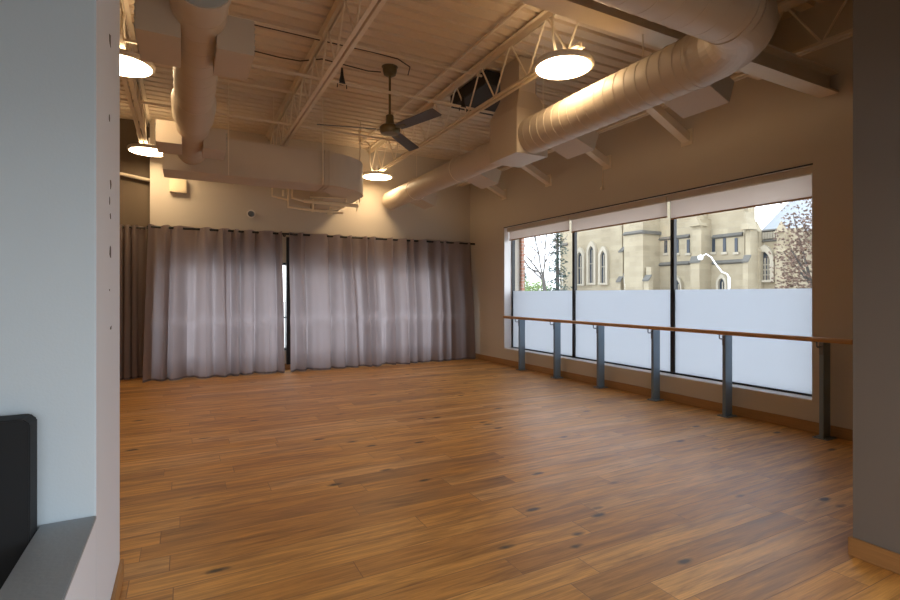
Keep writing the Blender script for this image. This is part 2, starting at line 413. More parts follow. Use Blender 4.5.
# ------------------------------------------------------------------ curtains
def curtain(xt0, xt1, xb0, xb1, Y, folds, seed, lab, grp, amp=.085, z0=.010, z1=2.79, bulge=1.):
    rr = random.Random(seed); m = MB(); nu, nv = folds*14, 84
    ph = [rr.uniform(-.7, .7) for _ in range(folds*2+2)]; am = [rr.uniform(.6, 1.3) for _ in range(folds+2)]
    lean = [rr.uniform(-.12, .12) for _ in range(folds+2)]
    vs = []
    for j in range(nv+1):
        v = j/nv; z = z1+(z0-z1)*v
        for i in range(nu+1):
            u = i/nu; q = u*folds; a = int(min(folds-1, q)); fr = q-a
            A = am[a]*(1-fr)+am[a+1]*fr; P = ph[a]*(1-fr)+ph[a+1]*fr
            x = (xt0+(xt1-xt0)*u)*(1-v)+(xb0+(xb1-xb0)*u)*v
            th = 2*PI*(q+.22*math.sin(2*PI*u*1.3+seed)+.1*math.sin(q*4.1+seed*.7))+P*v*1.3
            sn = math.sin(th); yy = (sn if v < .04 else (1-v*.8)*sn+v*.8*(2*(.5+.5*sn)**2.2-1))*amp*(1-.2*v+.35*A*v)
            yy += math.sin(2*PI*q*.5+ph[a]*3*v)*amp*.45*v*A
            yy += math.sin(2*PI*q*2.3+seed)*amp*.18*v
            hb = max(0., min(1., (2.3-z)/1.27)); yy = yy*(1-.35*math.exp(-((z-1.05)/.12)**2)) - .10*hb*hb*(3-2*hb)*bulge - .006*math.exp(-((z-1.04)/.022)**2)
            x += math.cos(th)*.012*math.sin(PI*u)
            zz = z + (.012*math.cos(th) if j == 0 else 0)
            vs.append((x, Y+yy-.03*v, zz+(.004*math.sin(q*1.7+seed) if j == nv else 0)))
    fs = [(j*(nu+1)+i, j*(nu+1)+i+1, (j+1)*(nu+1)+i+1, (j+1)*(nu+1)+i) for j in range(nv) for i in range(nu)]
    m.add(vs, fs, True)
    root = tag(empty('curtain', ((xb0+xb1)/2, Y, z0)), lab, 'curtain', grp)
    cl = m.build('cloth', 'curtain', root, fix=False)
    for i in range(folds*2):
        u = (i+.5)/(folds*2); x = xt0+(xt1-xt0)*u
        g = MB(); c = Vector((x, Y, 2.755))
        ring = [c+Vector((0, math.cos(t)*.0215, math.sin(t)*.0215)) for t in [2*PI*k/12 for k in range(13)]]
        g.tube(ring, .005, 5, caps=False); g.build('grommet', 'dark', root)
    h = MB(); k = len(vs)-(nu+1)
    hv = [(v[0], v[1]-.004, v[2]+dz) for dz in (0, .035) for v in vs[k:]]
    h.add(hv, [(i, i+1, nu+2+i, nu+1+i) for i in range(nu)], True); h.build('hem', 'curtainhem', root, fix=False)
    return root
CY = 10.50
def cx(px, Y=CY): return onY(px, 300, Y).x
G = 'curtains along the back wall'
curtain(cx(112, 10.85), cx(146.5, 10.85), cx(112, 10.85), cx(147, 10.85), 10.85, 4, 3, 'dim curtain in the recess at the far left, behind the wall edge', G, z1=2.80, bulge=0., amp=.05)
curtain(cx(148.5), cx(225), cx(143.5), cx(226.5), CY-.02, 4, 11, 'leftmost full curtain of the back wall, its bottom corner flaring left', G)
curtain(cx(223.5), cx(282.5), cx(224), cx(283), CY, 4, 23, 'curtain just left of the narrow gap in the back wall curtains', G)
curtain(cx(289), cx(354.5), cx(288), cx(358), CY, 4, 31, 'curtain just right of the narrow gap in the back wall curtains', G)
curtain(cx(351.5), cx(391.5), cx(354.5), cx(392), CY-.03, 3, 47, 'curtain with crisp bright folds at the middle of the right group, above the bare floor', G)
curtain(cx(390.5), cx(438.5), cx(391), cx(439.5), CY, 4, 53, 'bright curtain second from the right corner of the room', G)
curtain(cx(437), cx(470), cx(437.5), cx(471.5), CY, 3, 61, 'darker curtain panel right in the corner beside the window wall', G, amp=.035)
rod = tag(empty('curtain_rod', (2.8, CY, 2.755)), 'black curtain rod running the length of the back wall', 'curtain rod', 'curtain rods')
MB().tube([(JX+.0, CY, 2.755), (WX-.06, CY, 2.755)], .021, 12).build('rod', 'dark', rod)
for x in (-.3, 1.83, 4.0, 6.0):
    mb = MB().tube([(x, CY, 2.755), (x, BY-.005, 2.755)], .008, 8); mb.tube([(x, BY-.012, 2.755), (x, BY, 2.755)], .03, 12); mb.build('rod_bracket', 'dark', rod)
MB().sphere((WX-.045, CY, 2.755), .024).build('finial', 'dark', rod); MB().sphere((JX-.01, CY, 2.755), .024).build('finial', 'dark', rod)
rod = tag(empty('curtain_rod', (-1.2, 10.85, 2.765)), 'short black curtain rod in the dim recess at far left', 'curtain rod', 'curtain rods')
MB().tube([(-2.2, 10.85, 2.765), (JX-.02, 10.85, 2.765)], .0155, 12).build('rod', 'dark', rod)
for x in (-2.1, -.7): MB().tube([(x, 10.85, 2.765), (x, JY, 2.765)], .008, 8).build('rod_bracket', 'dark', rod)

# ------------------------------------------------------------------ barre
bar = tag(empty('ballet_barre', (6.11, 5.7, 0)), 'wall-side wooden ballet barre on blue-grey steel posts below the window', 'ballet barre')
pts = [(5.95, 2.60, 1.066), (5.95, 8.86, 1.066)]
MB().tube(pts, .027, 20).build('handrail', 'rail', bar)
for i in range(6):
    y = 2.93+1.103*i
    p = MB().box(6.04, 6.18, y-.022, y+.022, .008, 1.035).build('post', 'post', bar, bevel=.004)
    MB().box(6.01, 6.205, y-.075, y+.075, 0, .010).build('base_plate', 'post', p, bevel=.002)
    b = MB().tube([(6.05, y, .985), (5.965, y, .985), (5.953, y, .993), (5.95, y, 1.005), (5.95, y, 1.045)], .0075, 8)
    b.box(6.032, 6.041, y-.018, y+.018, .90, 1.02); b.box(5.935, 5.965, y-.02, y+.02, 1.039, 1.046)
    b.build('rail_bracket', 'chrome', p)
    for dx, dy in ((.018, .055), (.018, -.055), (.177, .055), (.177, -.055)): MB().tube([(6.01+dx, y+dy, .009), (6.01+dx, y+dy, .018)], .008, 6).build('bolt_head', 'chrome', p)

# ------------------------------------------------------------------ roof steel
HB, HT = EYE+2.60, EYE+3.14
def truss(X, ya, yb, lab):
    r = tag(empty('roof_truss', (X, (ya+yb)/2, HB)), lab, 'roof truss', 'open-web trusses under the roof deck')
    m = MB()
    for s in (-1, 1):
        m.box(X+s*.014, X+s*.065, ya, yb, HT+.043, HT+.053); m.box(X+s*.012, X+s*.018, ya, yb, HT-.03, HT+.053)
    m.build('top_chord', 'steel', r)
    m = MB()
    for s in (-1, 1):
        m.box(X+s*.014, X+s*.058, ya+.3, yb-.2, HB-.028, HB-.020); m.box(X+s*.012, X+s*.018, ya+.3, yb-.2, HB-.026, HB+.022)
    m.build('bottom_chord', 'steel', r)
    y = ya+.15; up = True; P = .36
    while y+P < yb:
        z0, z1 = (HT+.02, HB) if up else (HB, HT+.02)
        MB().tube([(X, y, z0), (X, y+P, z1)], .0125, 6).build('web_rod', 'steel', r); up = not up; y += P
    return r
truss(-.6, 3.7, 10.95, 'cream steel roof truss at far left, above the two lamps')
truss(1.52, 3.7, BY, 'cream steel roof truss between the left round duct and the fan')
truss(3.65, 3.7, BY, 'cream steel roof truss right of the fan, two lamps below it')
truss(5.85, 1.6, BY, 'cream steel roof truss behind the right round duct')
g = tag(empty('roof_girder', (1.4, 3.6, HB)), 'wide cream steel girder crossing the ceiling near the camera', 'roof girder')
MB().box(LX, WX, 3.50, 3.72, HB+.02, HB+.04).build('bottom_flange', 'steel', g)
MB().box(LX, WX, 3.605, 3.615, HB+.04, DECK-.02).build('web_plate', 'steel', g)
MB().box(LX, WX, 3.50, 3.72, DECK-.02, DECK).build('top_flange', 'steel', g)
g = 'thin bridging bars between the trusses'
for y, lb in ((6.2, 'thin bridging bar across the trusses beside the fan rod'), (8.1, 'thin bridging bar across the trusses just before the box duct')):
    r = tag(empty('bridging_bar', (1.5, y, HB)), lb, 'ceiling bar', g)
    MB().bar((LX, y, HB+.03), (5.6, y, HB+.03), .028, .028).build('lower_bar', 'steel', r)
    MB().bar((LX, y+.02, HT), (5.6, y+.02, HT), .028, .028).build('upper_bar', 'steel', r)
bl = ['diagonal steel brace on the window wall, nearest, above the right end of the windows', 'diagonal steel brace on the window wall above the middle window pane', 'diagonal steel brace on the window wall above the far window pane', 'diagonal steel brace on the window wall closest to the room corner']
for y, lb in zip((4.71, 6.22, 7.75, 9.27), bl):
    r = tag(empty('roof_brace', (WX-.01, y, EYE+2.17)), lb, 'roof brace', 'diagonal braces against the window wall')
    MB().bar((5.30, y, EYE+2.60), (WX+.0, y, EYE+2.17), .12, .11, up=(0, 0, 1)).build('angle_bar', 'steel', r)
    MB().box(WX-.012, WX, y-.09, y+.09, EYE+2.08, EYE+2.3).build('wall_plate', 'steel', r)
r = tag(empty('steel_beam', (5.3, 2.95, EYE+2.18)), 'level steel beam from the duct elbow to the right wall', 'steel beam')
MB().box(4.2, WX, 2.86, 3.04, EYE+2.17, EYE+2.19).build('bottom_flange', 'steel', r)
MB().box(4.2, WX, 2.945, 2.955, EYE+2.19, EYE+2.38).build('web_plate', 'steel', r)
MB().box(4.2, WX, 2.86, 3.04, EYE+2.38, EYE+2.40).build('top_flange', 'steel', r)
for k, (y, lb) in enumerate(((1.95, 'dark roof beam in the upper right corner, nearest the camera'), (2.45, 'dark roof beam in the upper right corner, behind the nearest one'))):
    MBb = MB().box(3.9, WX, y-.07, y+.07, DECK-.32, DECK-.30).box(3.9, WX, y-.005, y+.005, DECK-.30, DECK-.02).box(3.9, WX, y-.07, y+.07, DECK-.02, DECK)
    tag(MBb.build('roof_beam', 'steel'), lb, 'roof beam', 'short roof beams at upper right')

# ------------------------------------------------------------------ ducts
def duct_pipe(m, pts, r, ridge=.16, seg=40, big=None, rh=.0028):
    """straight pipe with raised lock seams every ridge metres"""
    a, b = Vector(pts[0]), Vector(pts[1]); n = (b-a).length; k = int(n/ridge); P = []; rd = []
    for i in range(k+1):
        t = i*ridge
        for dt, dr in ((0, 0), (.004, 0), (.0075, rh), (.0125, rh), (.016, 0), (.020, 0)):
            if t+dt < n: P.append(a+(b-a)*((t+dt)/n)); rd.append(r+dr+(big(t/n) if big else 0))
    P.append(b); rd.append(r)
    m.tube(P, r, seg, radii=rd); return m
DZ = EYE+2.09
rt = tag(empty('air_duct', (4.1, 6, DZ-.21)), 'round cream spiral duct running along the window wall and turning at an elbow', 'air duct')
duct_pipe(MB(), ((4.1, 2.93, DZ+.015), (4.1, 5.6, DZ+.015)), .236, .14, rh=.0042).build('spiral_pipe', 'duct', rt)
duct_pipe(MB(), ((4.1, 5.9, DZ), (4.1, 10.62, DZ)), .195, .14).build('spiral_pipe', 'duct', rt)
MB().tube([(4.1, 10.61, DZ), (4.1, 10.63, DZ)], .203, 40).build('end_cap', 'duct', rt)
m = MB(); P = []; rd = []
for i in range(7):
    t = PI/2*i/6; P.append((3.64+.46*math.cos(t), 2.90-.55*math.sin(t), DZ+.02)); rd.append(.240-.008*i/6)
P = [(4.1, 3.0, DZ+.015), (4.1, 2.95, DZ+.018)]+P; rd = [.240, .246]+rd
m.tube(P, .2, 40, radii=rd, smooth=False); m.build('elbow', 'duct', rt)
MB().tube([(4.1, 2.98, DZ+.015), (4.1, 3.01, DZ+.015)], .245, 40).build('joint_ring', 'duct', rt)
duct_pipe(MB(), ((-1.5, 2.35, DZ+.02), (3.65, 2.35, DZ+.02)), .232, .2).build('cross_pipe', 'duct', rt)
MB().tube([(3.58, 2.35, DZ+.02), (3.64, 2.35, DZ+.02)], .24, 40).build('joint_ring', 'duct', rt)
def outlet(root, X, ya, yb, ang, r0, r1, hw, zc=DZ):
    """rectangular takeoff box pushing out from a round duct, with a grille"""
    ax = Vector((math.cos(ang), 0, math.sin(ang))); pp = Vector((-math.sin(ang), 0, math.cos(ang))); c = Vector((X, 0, zc))
    def q(r, w, y): return c+ax*r+pp*w+Vector((0, y, 0))
    vs = [q(r0, -hw, ya), q(r1, -hw, ya), q(r1, hw, ya), q(r0, hw, ya), q(r0, -hw, yb), q(r1, -hw, yb), q(r1, hw, yb), q(r0, hw, yb)]
    o = MB().add(vs, [(0, 1, 2, 3), (7, 6, 5, 4), (0, 4, 5, 1), (1, 5, 6, 2), (2, 6, 7, 3), (3, 7, 4, 0)]).build('outlet_box', 'duct', root, bevel=.003)
    gm = MB(); cc = (q(r1, 0, (ya+yb)/2))
    for k in range(5):
        w = -hw*.7+hw*1.4*k/4; gm.bar(q(r1+.004, w, ya+.03), q(r1+.004, w, yb-.03), .012, .006, up=pp)
    gm.build('grille', 'ductgrey', o)
    return o
for ya in (2.98, 4.75, 6.95, 9.3): outlet(rt, 4.1, ya, ya+.5, math.radians(-20), .12, .52, .115)
# riser at the duct, meeting the roof opening
m = MB(); a = [(3.85, 5.43), (4.36, 5.43), (4.36, 6.09), (3.85, 6.09)]; b = [(3.98, 5.56), (4.26, 5.56), (4.26, 6.02), (3.98, 6.02)]
lev = [(a, DZ-.235), (a, EYE+2.45), (b, EYE+2.74), (b, DECK-.02)]
vs = [(x, y, z) for pl, z in lev for x, y in pl]; fs = [(3, 2, 1, 0), (12, 13, 14, 15)]
for l in range(3): fs += [(l*4+i, l*4+(i+1) % 4, l*4+4+(i+1) % 4, l*4+4+i) for i in range(4)]
m.add(vs, fs).build('riser_box', 'duct', rt, bevel=.004)
# hangers
for y in (3.6, 5.2, 7.4, 9.2):
    MB().tube([(4.1, y, DZ+.2), (4.1, y, DECK)], .006, 6).tube([Vector((4.1, y, DZ))+Vector((math.cos(t)*.217, 0, math.sin(t)*.217)) for t in [2*PI*k/32 for k in range(33)]], .006, 4, caps=False).build('hanger', 'steel', rt)
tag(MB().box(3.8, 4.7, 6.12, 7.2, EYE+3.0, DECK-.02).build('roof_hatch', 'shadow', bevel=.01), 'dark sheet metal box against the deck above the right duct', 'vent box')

lt = tag(empty('air_duct', (.1, 6, DZ-.2)), 'round cream duct hanging over the left side of the studio', 'air duct')
duct_pipe(MB(), ((.1, 3.78, DZ), (.1, 8.345, DZ)), .19, .24).build('spiral_pipe', 'duct', lt)
MB().tube([(.1, 3.72, DZ), (.1, 3.80, DZ)], .203, 40).build('collar', 'duct', lt)
MB().tube([(.1, 3.705, DZ), (.1, 3.722, DZ)], .197, 40).build('end_cap', 'ductgrey', lt)
MB().tube([(.1, 6.0, DZ), (.1, 6.12, DZ), (.1, 6.6, DZ), (.1, 6.75, DZ)], .2, 40, radii=[.192, .222, .222, .192]).build('sleeve', 'duct', lt)
for ya in (4.17, 7.1):
    outlet(lt, .1, ya, ya+.52, 0., .12, .385, .135, EYE+1.98)
    outlet(lt, .1, ya-.05, ya+.5, PI, .12, .40, .135, EYE+1.98)
for y in (3.9, 5.6, 8.0): MB().tube([(-.05, y, DZ+.18), (-.05, y, DECK)], .006, 6).tube([(.25, y, DZ+.18), (.25, y, DECK)], .006, 6).build('hanger', 'steel', lt)
# box duct with a rounded end
bd = tag(empty('box_duct', (1.2, 8.65, EYE+1.8)), 'large rectangular cream duct with a rounded right end in front of the back wall', 'air duct')
out = [(-.27, 8.35), (2.1, 8.35)]; inn = []
for i in range(1, 13):
    t = -PI/2+PI/2*i/12; out.append((2.1+.85*math.cos(t), 9.2+.85*math.sin(t)))
for i in range(13):
    t = -PI/2*i/12; inn.append((2.1+.25*math.cos(t), 9.2+.25*math.sin(t)))
m = MB(); poly = out+[(2.95, BY), (2.35, BY)]+inn+[(-.27, 8.95)]
# straight part and bend as separate sections
m.box(-.27, 2.1, 8.35, 8.95, EYE+1.80, EYE+2.36); m.build('straight_section', 'duct', bd, bevel=.004)
m = MB(); K = 12
oo = [(2.1+.85*math.cos(-PI/2+PI/2*i/K), 9.2+.85*math.sin(-PI/2+PI/2*i/K)) for i in range(K+1)]+[(2.95, BY)]
ii = [(2.1+.25*math.cos(-PI/2+PI/2*i/K), 9.2+.25*math.sin(-PI/2+PI/2*i/K)) for i in range(K+1)]+[(2.35, BY)]
vs = []; za, zb = EYE+1.80, EYE+2.36
for (a, b) in zip(oo, ii): vs += [(*a, za), (*a, zb), (*b, zb), (*b, za)]
fs = [(0, 1, 2, 3)]+[(4*i+j, 4*i+4+j, 4*i+4+(j+1) % 4, 4*i+(j+1) % 4) for i in range(K+1) for j in range(4)]+[(4*K+7, 4*K+6, 4*K+5, 4*K+4)]
m.add(vs, fs); m.build('bend_section', 'duct', bd)
MB().box(2.06, 2.075, 8.335, 8.965, EYE+1.785, EYE+2.375).box(2.13, 2.145, 8.337, 8.965, EYE+1.787, EYE+2.373).build('joint_ring', 'duct', bd)
MB().tube([(2.02, 8.32, EYE+1.8), (2.02, 8.32, DECK)], .012, 8).tube([(1.3, 8.65, EYE+2.3), (1.3, 8.65, DECK)], .008, 6).tube([(2.9, 9.1, EYE+1.7), (2.9, 9.1, DECK)], .012, 6).tube([(.6, 8.33, EYE+1.8), (.6, 8.33, DECK)], .006, 6).build('hanger', 'steel', bd)
# sprinkler pipes below it
def pp(px, py, Y=9.35): return tuple(onY(px, py, Y))
sp = tag(empty('sprinkler_pipe', (2.0, 9.35, EYE+1.4)), 'white sprinkler pipes hanging under the rounded end of the box duct', 'pipes')
MB().tube([pp(272, 188), pp(272, 196), pp(288, 200)], .018, 8).tube([pp(288, 189), pp(288, 207), pp(314, 210.5), pp(343, 213)], .022, 10).build('lower_pipe', 'enamel', sp)
MB().tube([pp(304, 201), pp(358, 206)], .034, 12).tube([pp(310, 197), pp(357, 198.5), pp(357, 211)], .012, 8).build('upper_pipe', 'enamel', sp)
MB().tube([pp(313, 199), pp(313, 212)], .020, 8).tube([pp(330, 207), pp(330, 217)], .016, 8).box(*[c for c in ()]) if False else None
MB().tube([pp(313, 199), pp(313, 212)], .022, 8).tube([pp(330, 207), pp(330, 215)], .014, 8).tube([pp(330, 213), pp(330, 214.5)], .05, 12).build('sprinkler_head', 'enamel', sp)
MB().tube([pp(320, 212), pp(343, 208)], .014, 8).tube([pp(283, 190), pp(283, 196)], .02, 8).tube([pp(304, 201), pp(292, 198), pp(292, 189)], .02, 8).tube([pp(346, 206), pp(346, 196)], .008, 8).build('pipe_hanger', 'enamel', sp)
# cream box on the back wall
q0, q1 = onY(169.5, 191.5, BY-.1), onY(186.5, 180, BY-.1)
cb = tag(empty('wall_box', (q0.x, BY, q0.z)), 'small bright cream box high on the back wall, left, below the round duct', 'wall box')
MB().box(q0.x, q1.x, BY-.10, BY, q0.z, q1.z).build('cover', 'enamel', cb, bevel=.006)
MB().box(q0.x+.02, q1.x-.02, BY-.104, BY-.10, q0.z+.02, q1.z-.02).build('door_panel', 'enamel', cb)
# round horn on the back wall
c = onY(251, 214, BY)
al = tag(empty('wall_alarm', (c.x, BY, c.z-.08)), 'small round grey alarm high on the back wall above the curtains', 'alarm')
MB().tube([(c.x, BY, c.z), (c.x, BY-.03, c.z)], .085, 24).build('base_ring', 'lampmetal', al)
MB().tube([(c.x, BY-.03, c.z), (c.x, BY-.07, c.z)], .055, 20, radii=[.06, .04]).build('bell', 'chrome', al)
c = onX(603, 187, WX)
ws = tag(empty('wall_conduit', (WX, c.y, c.z)), 'thin conduit with a small end cap on the window wall above the panes', 'conduit')
MB().tube([(WX-.01, c.y, c.z), (WX-.01, c.y, c.z+.33)], .008, 6).build('conduit', 'steel', ws)
MB().box(WX-.04, WX, c.y-.03, c.y+.03, c.z-.05, c.z).build('end_cap', 'steel', ws, bevel=.004)
# pipe at far left near the recess
tag(MB().tube([(LX, 10.9, onY(120, 173, 10.9).z), (-1.0, 10.9, onY(122, 174, 10.9).z), (JX, 10.9, onY(147, 180, 10.9).z)], .03, 10).build('wall_pipe', 'steel'), 'cream pipe high across the recess wall at far left', 'pipe')

# ------------------------------------------------------------------ lamps
def lamp(x, y, lab):
    z = EYE+2.476
    r = tag(empty('round_lamp', (x, y, z)), lab, 'ceiling lamp', 'round glowing lamps below the trusses')
    MB().lathe([(.314, -.022), (.324, -.012), (.328, .015), (.32, .035), (.24, .055), (.10, .07), (.09, .10)], (x, y, z)).build('housing', 'lampmetal', r)
    MB().lathe([(.02, -.034), (.15, -.032), (.27, -.027), (.305, -.020), (.312, -.012), (.29, -.003)], (x, y, z), 40).build('lens', 'lens', r)
    MB().lathe([(.235, .058), (.16, .064), (.11, .072), (.104, .071)], (x, y, z), 40).build('top_lens', 'uplens', r)
    MB().tube([(x, y, z+.09), (x, y, HB+.10)], .012, 8).box(x-.06, x+.06, y-.02, y+.02, HB-.03, HB-.02).build('hanger', 'lampmetal', r)
    MB().tube([(x-.09, y-.02, z+.055), (x-.13, y-.03, z+.13), (x-.17, y-.03, z+.26), (x-.17, y-.03, HT-.12), (x-.19, y-.0, HT-.01), (x-.24, y+.04, HT+.03), (x-.35, y+.10, HT+.04)], .015, 8).build('power_conduit', 'steel', r)
lamp(3.65, 4.28, 'glowing round lamp nearest the camera, hanging above the right duct')
lamp(3.6, 10.1, 'small glowing round lamp far off near the back wall, right of the box duct')
lamp(-.6, 6.45, 'glowing round lamp at upper left, cut by the wall edge')
lamp(-.53, 10.15, 'glowing round lamp at far left, lower of the two beside the left duct')
cd = MB().tube([(3.3, 4.34, HT+.04), (3.3, 10.2, HT+.04)], .019, 8)
tag(cd.build('ceiling_conduit', 'steel'), 'long cream conduit under the deck just left of the right truss', 'conduit')
for lab, pts in (('dark sagging cable on the deck ending right of the fan mount', [(235, 19), (253, 24.5), (290, 33), (315, 39), (345, 46), (372, 52), (398, 59), (410, 67), (408, 75)]),
                 ('dark sagging cable on the deck reaching the fan mount', [(235, 46), (254, 51), (280, 57.5), (300, 61), (322, 59), (345, 65), (368, 71), (381, 72)])):
    P = [onZ(a, b, 3.17) for a, b in pts]
    tag(MB().tube(P, .008, 6).build('ceiling_cable', 'cable'), lab, 'cable', 'cables along the deck')
# spot light and sensor on the bridging bar
for px, lab in ((342, 'small black fixture standing on the bridging bar left of the fan'), (463, 'small black fixture on the bridging bar beside the right truss')):
    a, b = ray(px); t = 6.2/b; x = a*t
    r = tag(empty('hanging_fixture', (x, 6.2, HB+.03)), lab, 'ceiling fixture', 'small black fixtures on the bridging bar')
    MB().tube([(x, 6.2, HB+.22), (x, 6.2, HB+.12), (x, 6.2, HB+.02)], .02, 10, radii=[.012, .022, .045]).build('body', 'dark', r)
    MB().tube([(x-.06, 6.2, HB-.03), (x-.055, 6.2, HB+.03), (x+.055, 6.2, HB+.03), (x+.06, 6.2, HB-.03)], .007, 6).build('clamp', 'dark', r)

# ------------------------------------------------------------------ ceiling fan
fx, fy, fz = 2.587, 6.74, EYE+2.357
fan = tag(empty('ceiling_fan', (fx, fy, fz-.1)), 'bronze three-blade ceiling fan with grey blades on a long rod', 'ceiling fan')
MB().lathe([(.05, -.13), (.085, -.11), (.10, -.05), (.10, -.01), (.115, 0)], (fx, fy, DECK)).build('canopy', 'bronze', fan)
MB().tube([(fx, fy, fz+.14), (fx, fy, DECK-.12)], .017, 10).build('downrod', 'bronze', fan)
MB().lathe([(.04, -.10), (.12, -.085), (.145, -.05), (.145, .0), (.12, .03), (.07, .045), (.06, .06), (.055, .17), (.045, .18)], (fx, fy, fz)).build('motor', 'bronze', fan)
for a in (166, 46, 286):
    a = math.radians(a); d = Vector((math.cos(a), math.sin(a), 0)); s = Vector((-math.sin(a), math.cos(a), 0)); u = Vector((0, 0, 1))
    tw = math.radians(-15); s2 = s*math.cos(tw)+u*math.sin(tw); n2 = d.cross(s2)
    c = Vector((fx, fy, fz-.03)); vs = []
    for rr, w in ((.2, .065), (.30, .075), (.98, .088), (1.0, .08)):
        for i, j in ((-w, -.004), (w, -.004), (w, .004), (-w, .004)): vs.append(c+d*rr+s2*i+n2*j)
    fs = [(0, 1, 2, 3), (15, 14, 13, 12)]+[(4*k+i, 4*k+(i+1) % 4, 4*k+4+(i+1) % 4, 4*k+4+i) for k in range(3) for i in range(4)]
    b = MB().add(vs, fs).build('blade', 'blade', fan)
    MB().bar(c+d*.11, c+d*.34-n2*.008, .05, .008, up=n2).build('blade_iron', 'bronze', b)

# ------------------------------------------------------------------ black padded panel behind the low wall
def scr():
    r = tag(empty('padded_panel', (-.9, 2.33, 0)), 'black upright padded panel with a rounded top behind the low wall at left', 'black panel')
    x = -.484
    for k in range(5):
        w = .145; x0 = x-w; z1 = 1.105
        c_ = .02 if k == 0 else .001; poly = [(x0+.001, .02), (x-.001, .02), (x-.001, z1-c_), (x-c_-.001, z1), (x0+.001, z1)]
        MB().prism(poly, 'y', 2.29-.005*(k % 2), 2.395).build('pad', 'greyblack', r, bevel=.004)
        x = x0
    MB().box(-1.23, -.495, 2.34, 2.38, 0, .02).build('foot', 'dark', r)
scr()

# ================================================================== OUTSIDE
struct(MB().box(WT, 90, -60, 120, -.35, -.25).build('ground_street', 'ground'))
struct(MB().box(-40, WT, JY+.3, 120, -.35, -.25).build('ground_yard', 'ground'))
struct(MB().box(-40, WT, -60, RY-.2, -.35, -.25).build('ground_front', 'ground'))
b0 = onX(518, 290, 6.74)
tag(MB().box(WT, 6.74, b0.y-.25, b0.y+.4, -.25, 5).build('brick_pilaster', 'redbrick'), 'pink brick pilaster just outside the left edge of the window', 'pilaster')

CHX = 26.
ch = tag(empty('church_building', (CHX, 22, -.25)), 'tan stone gothic church with lancet windows across the street', 'church')
def wallX(p0, p1, X, top, thick=1.2, name='wall', mat='stone'):
    ya, yb = onX(p1, 0, X).y, onX(p0, 0, X).y
    return MB().box(X, X+thick, ya, yb, -.3, top).build(name, mat, ch)
def Zx(px, py, X): return onX(px, py, X).z
wallX(560, 622, CHX, 14.5, 6)
w2 = wallX(624, 643, 25., 14.5, 3.5)
wallX(640, 702, 26.5, 14.5, 5)
wallX(700, 744.5, 26.5, 14.5, .3)
def string(p0, p1, X, py, ref, h=.16, d=.14, mat='stonedark', par=None):
    z = Zx(ref, py, X); ya, yb = onX(p1, 0, X).y, onX(p0, 0, X).y
    MB().prism([(X-d, z-h*.2), (X-d, z+h*.1), (X, z+h*.9), (X, z-h*.6)], 'y', ya, yb).build('string_course', mat, par or ch)
string(560.5, 568, CHX, 245, 564)
string(624, 643.6, 25., 233.2, 634); string(660, 690, 26.5, 238, 675); string(660, 690, 26.5, 264, 675)
string(713, 743, 26.5, 236, 728); string(713, 743, 26.5, 262.4, 728)
# side face string of block 2
z = Zx(643, 232, 25.); ys = onX(643, 0, 25.).y
MB().box(24.9, 26.5, ys-.12, ys, z-.1, z+.1).build('string_course', 'stonedark', ch)
def buttress(p0, p1, X, d, steps, top):
    """steps: list of (height, projection); the shelf between is a sloped cap"""
    ya, yb = onX(p1, 0, X-d).y, onX(p0, 0, X-d).y
    b = None; z = -.3
    prof = [(X, -.3)]; dd = d
    pts = [(X-dd, -.3)]
    for h, nd in steps:
        pts += [(X-dd, h), (X-nd, h+.3)]; dd = nd
    pts += [(X-dd, top), (X, top)]
    b = MB().prism([(X+.05, -.3)]+pts+[(X+.05, top)], 'y', ya, yb).build('buttress', 'stone', ch)
    dd = d
    for h, nd in steps:
        MB().prism([(X-dd-.06, h-.02), (X-dd-.06, h+.06), (X-nd, h+.38), (X-nd, h+.3)], 'y', ya-.05, yb+.05).build('sloped_cap', 'stonedark', b); dd = nd
    return ya, yb, b
buttress(617, 620.5, CHX, .7, [(Zx(619, 282, 25.3), .5), (Zx(619, 252, 25.3), .15)], 14.5)
buttress(643.5, 648.5, 25.2, .35, [(Zx(645, 281, 25), .12)], 3.2)
def gablet(ya, yb, X0, X1, z0, h, par):
    yc = (ya+yb)/2
    MB().prism([(ya-.08, z0), (yb+.08, z0), (yc, z0+h)], 'x', X0, X1).build('gablet', 'stone', par)
ya, yb, b = buttress(690.5, 699.5, 26.5, 1.0, [(Zx(700, 262, 25.3), .85)], Zx(700, 218, 25.3))
ym = (ya+yb)/2
gablet(ya, yb, 25.4, 26.1, Zx(696, 226, 25.5), .85, b)
MB().box(26.2, 26.5, ya+.2, yb-.2, 3, 14.5).build('upper_shaft', 'stone', b)
ya, yb, b = buttress(743, 748, 26.5, .8, [(Zx(748, 262, 25.7), .6)], Zx(748, 228, 25.7))
gablet(ya, yb, 25.6, 26.4, Zx(748, 229, 25.7), .9, b)
MB().box(26.3, 26.55, ya+.15, yb+.1, 3, 14.5).build('upper_shaft', 'stone', b)
